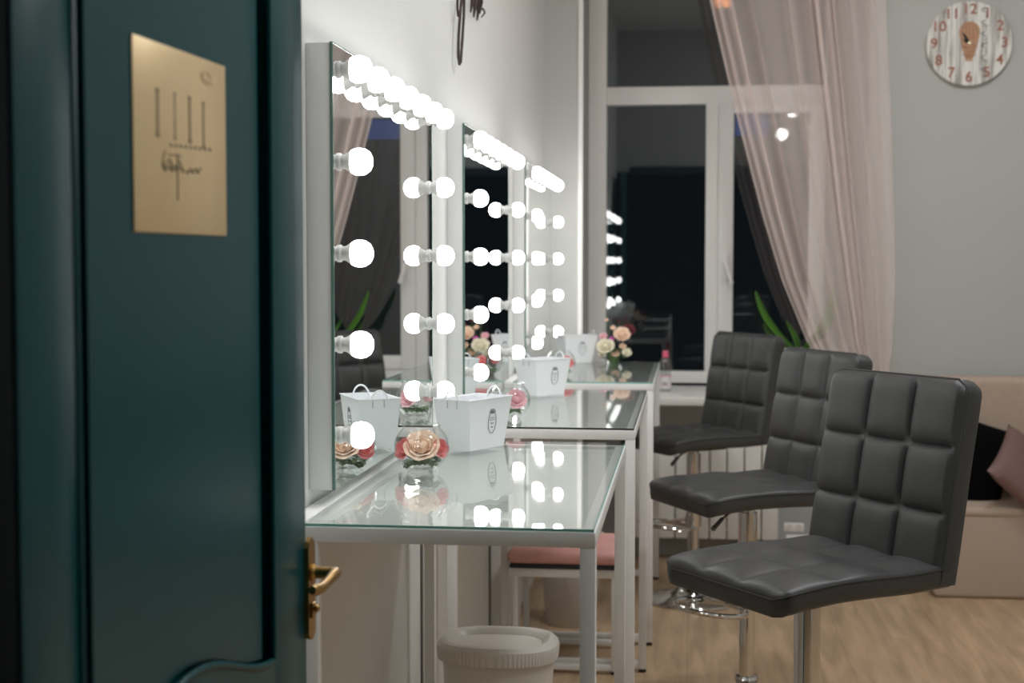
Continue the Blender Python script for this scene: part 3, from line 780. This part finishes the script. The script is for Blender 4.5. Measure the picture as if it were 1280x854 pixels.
# ------------------------------------------------------------------ potted plant behind the curtain
pp = thing('potted_plant', 'broad-leaved green plant in a white pot on the sill behind the curtain', 'plant', (0.53, 7.22, 0.787))
MB().lathe([(0, 0.0), (0.052, 0.0), (0.056, 0.004), (0.072, 0.195), (0.076, 0.197), (0.076, 0.212), (0.069, 0.212), (0.066, 0.18), (0, 0.18)], 32).build('pot', M['pot'], pp)
MB().lathe([(0, 0.186), (0.066, 0.184), (0, 0.180)], 24).build('soil', M['soil'], pp)
def bigleaf(p0, p1, w, bend, twist):
    p0, p1 = Vector(p0), Vector(p1); d = p1-p0; s0 = Vector((math.cos(twist), math.sin(twist), 0)); b = MB()
    nrm = d.normalized().cross(s0)
    def f(u, v):
        uu = 2*u-1; ww = w*math.sin(PI*min(1, 0.06+0.92*v))**0.7
        return p0+d*v+s0*uu*ww+nrm*(0.35*abs(uu)*ww)+Vector(bend)*math.sin(PI*v)
    b.grid(f, 6, 14); return b
for (p1, w, bend, tw) in (((-0.215, -0.03, 0.485), 0.022, (-0.03, 0, -0.01), 0.5), ((0.15, -0.02, 0.50), 0.03, (0.05, 0, 0), -0.3), ((-0.06, 0.05, 0.34), 0.03, (0.02, 0, 0), 1.0), ((0.10, -0.06, 0.30), 0.03, (0.04, 0, 0.02), 0.4), ((-0.17, 0.04, 0.33), 0.022, (-0.03, 0, 0), 0.9)):
    bigleaf((0.0, 0, 0.185), p1, w, bend, tw).build('leaf', M['leafb'], pp, ang=70, solid=0.0012)

# ------------------------------------------------------------------ curtain
cu = thing('curtain', 'sheer pink curtain tied back at the right of the window', 'curtain', (0, 6.80, 0))
ZTOP = 3.30
LE = [(3.30, -0.07), (2.62, 0.06), (2.09, 0.19), (1.625, 0.315), (1.33, 0.405), (1.03, 0.53), (0.93, 0.64), (0.84, 0.80), (0.78, 0.845), (0.5, 0.76), (0.1, 0.70)]
RE = [(3.30, 0.86), (2.62, 0.865), (2.09, 0.89), (1.625, 0.905), (1.33, 0.915), (1.03, 0.905), (0.93, 0.895), (0.84, 0.885), (0.78, 0.875), (0.5, 0.93), (0.1, 0.97)]
def interp(T, z):
    for (a, xa), (c, xc) in zip(T, T[1:]):
        if z >= c: return xa+(xc-xa)*(a-z)/(a-c)
    return T[-1][1]
def cf(u, v):
    z = ZTOP-(ZTOP-0.10)*v
    xl, xr = interp(LE, z), interp(RE, z)
    w = (xr-xl)
    # uneven bunching: tighter folds towards both borders
    q = u+0.035*math.sin(2*PI*u*2+0.6)+0.014*math.sin(2*PI*u*7+1.0)
    q = max(0, min(1, q))**1.2
    x = xl+w*q
    ph = 2*PI*(u*10.5+0.55*math.sin(2*PI*u*1.3+0.4)+0.25*math.sin(v*3.1+u*9))
    loc = 0.30+0.85*(0.5+0.5*math.sin(2*PI*u*3.1+1.9))           # some pleats pinch together, some stay open
    x += loc*w/(2*PI*10.5)*math.sin(ph)
    amp = 0.006+0.012*min(1, w/0.7)
    dy = amp*(1.2*math.cos(ph)+0.7*math.sin(2*PI*u*4+0.5))
    return Vector((x, dy-0.02*math.sin(PI*min(1, v*1.2)), z))
b = MB(); b.grid(cf, 420, 80)
b.build('curtain_fabric', M['sheer'], cu, ang=80)
b = MB(); b.tube([(0.86+0.036*math.cos(2*PI*k/20), 0.038*math.sin(2*PI*k/20), 0.80+0.012*math.cos(2*PI*k/20)) for k in range(20)], 0.010, 8, closed=True)
b.build('tieback', M['tie'], cu)
b = MB(); b.tube([(-0.35, 0.0, 3.31), (1.05, 0.0, 3.31)], 0.012, 12); b.tube([(-0.3, 0, 3.31), (-0.3, 0.085, 3.31)], 0.008); b.tube([(1.0, 0, 3.31), (1.0, 0.085, 3.31)], 0.008)
b.build('curtain_rod', M['upvc'], cu)

# ------------------------------------------------------------------ sofa and cushions
sf = thing('sofa', 'beige upholstered sofa against the grey wall, behind the nearest chair', 'sofa', (1.03, 6.33, 0))
MB().box(0.0, 2.2, 0.0, 0.54, 0.0, 0.36, 0.02, 4).build('sofa_base', M['sofa'], sf)
MB().box(0.0, 2.2, -0.005, 0.42, 0.34, 0.385, 0.022, 4).build('seat_cushion', M['sofab'], sf)
b = MB().box(0.0, 2.2, 0.0, 0.15, 0.36, 0.905, 0.035, 5)
b.xform(Matrix.Translation((0, 0.36, 0))).build('back_cushion', M['sofab'], sf)
def pillow(name, label, c, s, th, rot, mat):
    b = MB()
    for sg in (1, -1):
        def f(u, v):
            a, e = 2*u-1, 2*v-1
            h = th*((1-a**4)*(1-e**4))**0.5
            k = 1-0.07*(1-abs(a)**2)*abs(e)**3; k2 = 1-0.07*(1-abs(e)**2)*abs(a)**3
            return Vector((s/2*a*k2, sg*h, s/2*e*k))
        b.grid(f, 18, 18)
    bmesh.ops.remove_doubles(b.bm, verts=b.bm.verts, dist=1e-5)
    o = b.build(name, mat, ang=70); o.location = c; o.rotation_euler = rot
    return tag(o, label, 'pillow')
pillow('throw_pillow', 'black velvet pillow on the beige sofa, behind the mauve one', (1.20, 6.60, 0.545), 0.40, 0.05, (math.radians(-18), math.radians(20), 0), M['blackp'])
pillow('throw_pillow', 'mauve satin pillow on the beige sofa, at the right edge', (1.44, 6.42, 0.505), 0.38, 0.05, (math.radians(-55), math.radians(42), math.radians(0)), M['mauve'])

# ------------------------------------------------------------------ wall clock
ck = thing('wall_clock', 'round whitewashed wooden clock with copper numerals on the grey wall', 'clock', (1.232, BY, 2.385))
R = 0.187
MB().lathe([(0, -0.004), (R-0.004, -0.004), (R, -0.008), (R, -0.022), (R-0.003, -0.025), (0, -0.025)], 72, (0, 0, 0), 'Y').build('clock_face', M['cwood'], ck, ang=40)
def text_mesh(s, size, mat, name, parent, loc, rotz=0.0):
    cv = bpy.data.curves.new(name, 'FONT'); cv.body = s; cv.size = size; cv.extrude = 0.0008; cv.align_x = 'CENTER'; cv.align_y = 'CENTER'; cv.offset = size*0.012
    t = bpy.data.objects.new(name+'_src', cv); COL.objects.link(t)
    dg = bpy.context.evaluated_depsgraph_get(); me = bpy.data.meshes.new_from_object(t.evaluated_get(dg))
    bpy.data.objects.remove(t)
    me.materials.clear(); me.materials.append(mat)
    o = bpy.data.objects.new(name, me); COL.objects.link(o); o.parent = parent
    o.location = loc; o.rotation_euler = (PI/2, rotz, 0)
    return o
for k in range(1, 13):
    a = PI/2-2*PI*k/12; text_mesh(str(k), 0.064, M['copper'], 'numeral', ck, (0.150*math.cos(a)*1.02, -0.0262, 0.150*math.sin(a)))
def flat(b, pts, y=-0.0255, t=0.0015): b.prism([(p[0], y, p[1]) for p in pts], (0, -t, 0))
b = MB()
out = []
for k in range(25):
    a = -0.45+(PI+0.9)*k/24; out.append((0.046*math.cos(a), 0.050+0.047*math.sin(a)))
out += [(-0.034, -0.005), (-0.022, -0.045), (-0.014, -0.078), (0.012, -0.078), (0.024, -0.04), (0.036, 0.0)]
flat(b, out); b.build('wood_motif', M['tan'], ck, smooth=False)
b = MB()
for q in (-0.8, -0.4, 0.0, 0.4, 0.8):
    b.tube([(q*0.044*math.sin(PI*(0.12+0.8*k/12))**0.7, -0.0275, 0.092-0.155*k/12) for k in range(13)], 0.0012, 5)
for zz in (0.03, -0.012, -0.05): b.tube([(-0.03, -0.0275, zz), (0, -0.0275, zz-0.008), (0.03, -0.0275, zz)], 0.0012, 5)
b.build('motif_lines', M['copper'], ck)
b = MB()
for k in range(12):      # dark scrolling lettering running down the right side of the motif
    z = 0.155-k*0.026; s = 1 if k % 2 else -1
    b.tube([(0.066+0.010*math.sin(PI*j/8)*s+0.006*math.cos(2*PI*j/8), -0.0262, z-0.020*j/8) for j in range(9)], 0.0016, 5)
    if k % 3 == 0: b.tube([(0.052, -0.0262, z), (0.082, -0.0262, z)], 0.0014, 5)
b.build('scroll_lettering', M['ink'], ck)
b = MB()
for xx in (-0.115, -0.055, 0.10):
    hh = math.sqrt(R*R-xx*xx)-0.006; b.box(xx-0.0009, xx+0.0009, -0.0258, -0.0248, -hh, hh)
b.build('plank_seam', M['ink'], ck, smooth=False)
for (a, L, w) in ((math.radians(122), 0.060, 0.006), (math.radians(145), 0.035, 0.007)):
    d = Vector((math.cos(a), 0, math.sin(a))); n = Vector((-d.z, 0, d.x))
    b = MB(); b.prism([Vector((0, -0.029, 0))-n*w*.6, d*L*.6+n*(-w)+Vector((0, -0.029, 0)), d*L+Vector((0, -0.029, 0)), d*L*.6+n*w+Vector((0, -0.029, 0)), Vector((0, -0.029, 0))+n*w*.6], (0, -0.0012, 0))
    b.build('clock_hand', M['black'], ck, smooth=False)
MB().lathe([(0, -0.036), (0.007, -0.034), (0.008, -0.027)], 18, (0, 0, 0), 'Y').build('hand_hub', M['hub'], ck)

# ------------------------------------------------------------------ wall ornament above the mirrors
wo = thing('wall_ornament', 'dark iron branch ornament hanging on the wall above the mirrors', 'ornament', (WX, 4.45, 0))
def wp(px, py, x=0.018):   # a point on the ornament's plane
    Y = -(WX+x)*1850/(863-px); return (x, Y-4.45, 1.41+(328-py)*Y/1850)
b = MB(); s1 = [wp(573+0.5*math.sin(k), 80-k*9.5 if k else 81) for k in range(0, 12)]
pts = [wp(*p) for p in ((575, 80), (573.5, 70), (574, 45), (576, 18), (578, -5), (580, -30), (581, -5), (580.5, 20), (579, 45), (577.5, 65), (576.5, 78))]
b.tube(pts, 0.0042, 8, closed=True)
b.tube([wp(573, -6), wp(572.5, 10), wp(573.5, 20), wp(575.5, 14)], 0.0035, 8)
b.build('wire_loop', M['iron'], wo)
b = MB()
for (x0, y0, x1, y1, w) in ((590, -14, 589, 16, .010), (594, -16, 593, 22, .011), (597, -14, 597.5, 26, .010), (600, -12, 601, 18, .008), (598, 8, 606, 16, .006), (603, 22, 606.5, 12, .004), (592, -30, 596, -8, .012)):
    A, B_ = Vector(wp(x0, y0)), Vector(wp(x1, y1)); b.tube([A, A.lerp(B_, .5)+Vector((0.006, 0, 0)), B_], [w*.5, w*.75, w*.2], 8)
b.tube([wp(580, -40, 0.010), wp(588, -34, 0.010), wp(594, -20, 0.012)], 0.004, 8)
b.tube([(0.0, wp(580, -40)[1], wp(580, -40)[2]), wp(580, -40, 0.010)], 0.004, 8)
b.build('leaf_cluster', M['iron'], wo)
o = thing('wall_sensor', 'small white round sensor high on the wall near the corner', 'sensor', (WX, 6.62, 2.615))
b = MB(); b.lathe([(0, 0.0), (0.024, 0.0), (0.024, 0.012), (0.012, 0.016), (0.012, 0.03)], 20, (0, 0, 0), 'X'); b.build('sensor_base', M['plastic'], o)
MB().sphere((0.045, 0, 0), 0.026, 20, 14).build('sensor_dome', M['plastic'], o)

# ------------------------------------------------------------------ under the tables
st = thing('stool', 'low stool with pink boucle seat and white metal frame under the tables', 'stool', (-0.598, 5.0, 0))
w, d, t, hh = 0.36, 0.36, 0.020, 0.362
b = MB(); b.box(0, w, 0, t, hh-0.03, hh, 0.002); b.box(0, w, d-t, d, hh-0.03, hh, 0.002); b.box(0, t, t, d-t, hh-0.03, hh, 0.002); b.box(w-t, w, t, d-t, hh-0.03, hh, 0.002)
b.build('stool_frame', M['white'], st)
for yy in (0, d-t):
    for xx in (0, w-t):
        l = MB().box(xx, xx+t, yy, yy+t, 0.01, hh-0.03, 0.002).build('leg', M['white'], st)
        MB().lathe([(0, 0), (0.011, 0), (0.011, 0.010), (0, 0.010)], 12, (xx+t/2, yy+t/2, 0)).build('foot', M['black'], l)
    MB().box(t, w-t, yy, yy+t, 0.012, 0.032, 0.002).build('foot_bar', M['white'], st)
MB().box(-0.01, w+0.008, -0.008, d+0.008, hh, hh+0.014, 0.004).build('seat_board', M['greyfab'], st)
MB().box(-0.016, w+0.012, -0.014, d+0.012, hh+0.014, hh+0.062, 0.022, 5).build('seat', M['pinkfab'], st)

bk = thing('waste_basket', 'white woven waste basket behind the pink stool', 'basket', (-0.455, 5.72, 0))
MB().lathe([(0, 0), (0.092, 0), (0.096, 0.006), (0.124, 0.34), (0.130, 0.342), (0.130, 0.355), (0.121, 0.355), (0.118, 0.34), (0.09, 0.01), (0, 0.01)], 48).build('basket_body', M['wicker'], bk)

bn = thing('storage_bin', 'white plastic bin with ribbed lid on the floor under the nearest table', 'bin', (-0.434, 3.36, 0))
def sell(a, rx, ry, n=2.7):
    c, s = math.cos(a), math.sin(a); return (rx*math.copysign(abs(c)**(2/n), c), ry*math.copysign(abs(s)**(2/n), s))
def loft(rows, n, rib=None):
    b = MB(); prev = None
    for (rx, ry, z, rb) in rows:
        if rx < 1e-6: cur = [b.bm.verts.new((0, 0, z))]
        else:
            cur = []
            for k in range(n):
                a = 2*PI*k/n; x, y = sell(a, rx, ry); m = 1+(rb*(1 if (k % 4) < 2 else -1) if rb else 0)
                cur.append(b.bm.verts.new((x*m, y*m, z)))
        if prev:
            for k in range(n):
                k2 = (k+1) % n
                if len(prev) == 1: b.bm.faces.new((prev[0], cur[k2], cur[k]))
                elif len(cur) == 1: b.bm.faces.new((prev[k], prev[k2], cur[0]))
                else: b.bm.faces.new((prev[k], prev[k2], cur[k2], cur[k]))
        prev = cur
    return b
BZ = 0.53
loft([(0, 0, 0.0, 0), (0.102, 0.082, 0.0, 0), (0.107, 0.087, 0.008, 0), (0.128, 0.105, BZ-0.02, 0), (0.124, 0.101, BZ-0.02, 0), (0, 0, BZ-0.03, 0)], 96).build('bin_body', M['plastic'], bn, ang=40)
lid = loft([(0.129, 0.106, BZ-0.028, 0), (0.138, 0.115, BZ-0.028, 0.006), (0.140, 0.117, BZ-0.006, 0.006), (0.138, 0.115, BZ+0.004, 0.0), (0.130, 0.107, BZ+0.012, 0), (0.118, 0.095, BZ+0.013, 0), (0.108, 0.085, BZ+0.008, 0),
      (0.100, 0.078, BZ-0.001, 0), (0, 0, BZ-0.001, 0)], 360)
lid.build('bin_lid', M['plastic'], bn, ang=30)

# ------------------------------------------------------------------ lamps above and behind the view: added fill discs, then pendants and chandelier
for i, (x, y, lab) in enumerate(((1.5, 2.2, 'added unseen fill light on the ceiling nearest the door'), (0.5, 4.0, 'added unseen fill light on the ceiling in the middle of the room'), (1.3, 5.1, 'added unseen fill light on the ceiling nearest the sofa'))):
    cl = thing('fill_light', lab, 'lamp', (x, y, CZ))  # unseen disc added to raise the ambient light
    MB().lathe([(0, 0), (0.26, 0), (0.26, -0.05), (0.245, -0.055), (0.24, -0.04)], 40).build('fill_frame', M['upvc'], cl)
    MB().lathe([(0.24, -0.045), (0.2, -0.068), (0.1, -0.08), (0, -0.083)], 40).build('fill_diffuser', M['fillglow'], cl)
for (x, y, z, lab) in ((0.72, 3.1, 2.42, 'white globe pendant lamp hanging lowest, over the chairs'), (1.0, 2.6, 2.51, 'white globe pendant lamp hanging in the middle of three'), (0.9, 1.6, 2.745, 'white globe pendant lamp nearest the door')):
    pe = thing('pendant_lamp', lab, 'lamp', (x, y, CZ))
    MB().tube([(0, 0, 0), (0, 0, z-CZ+0.04)], 0.003, 8).build('cord', M['black'], pe)
    MB().lathe([(0, 0), (0.05, 0), (0.05, -0.02), (0, -0.03)], 20).build('canopy', M['upvc'], pe)
    MB().sphere((0, 0, z-CZ), 0.045, 20, 14).build('globe', M['pendglow'], pe)
ch = thing('chandelier', 'amber flower-shaped chandelier hanging from the ceiling', 'lamp', (0.22, 5.0, CZ))
MB().tube([(0, 0, 0), (0, 0, -0.30)], 0.004, 8).build('cord', M['black'], ch)
for k in range(5):
    a = 2*PI*k/5; MB().sphere((0.055*math.cos(a), 0.03*math.sin(a), -0.36+0.05*math.sin(a+0.4)), 0.028, 12, 8, (1, 1, 1.2)).build('lamp_shade', M['amber'], ch)
bn_ = MB().box(xp(916), xp(957), 0, 0.0015, zp(173), zp(148)).build('notice', M['bluepaper'], smooth=False)
bn_.location = (0, WINY-0.0215, 0)
tag(bn_, 'plain blue notice stuck to the top left corner of the opening window pane', 'notice')

# ------------------------------------------------------------------ world, camera
w = bpy.data.worlds.new('night'); scn.world = w; w.use_nodes = True
w.node_tree.nodes['Background'].inputs[0].default_value = (0.10, 0.13, 0.16, 1); w.node_tree.nodes['Background'].inputs[1].default_value = 0.02

F = 1850.0; CXV = 862.0; HYV = 328.0
phi = math.atan((427-HYV)/F); th = math.atan((CXV-640)/F*math.cos(phi))
fwd = Vector((-math.sin(th)*math.cos(phi), math.cos(th)*math.cos(phi), -math.sin(phi)))
right = Vector((math.cos(th), math.sin(th), 0)); up = right.cross(fwd)
cam = bpy.data.cameras.new('camera'); co = bpy.data.objects.new('camera', cam); COL.objects.link(co)
co.matrix_world = Matrix(((right.x, up.x, -fwd.x, 0), (right.y, up.y, -fwd.y, 0), (right.z, up.z, -fwd.z, 1.41), (0, 0, 0, 1)))
cam.sensor_width = 36; cam.lens = F*36/1280; cam.clip_start = 0.05
cam.dof.use_dof = True; cam.dof.focus_distance = 3.15; cam.dof.aperture_fstop = 4.5
scn.camera = co

scn.view_settings.view_transform = 'Standard'; scn.view_settings.look = 'None'
scn.view_settings.gamma = 1; scn.view_settings.use_curve_mapping = False
scn.view_settings.exposure = 1.62
scn.cycles.use_denoising = True
scn.cycles.max_bounces = 14; scn.cycles.transparent_max_bounces = 24; scn.cycles.glossy_bounces = 8; scn.cycles.diffuse_bounces = 5
scn.cycles.sample_clamp_indirect = 6
scn.cycles.caustics_reflective = True
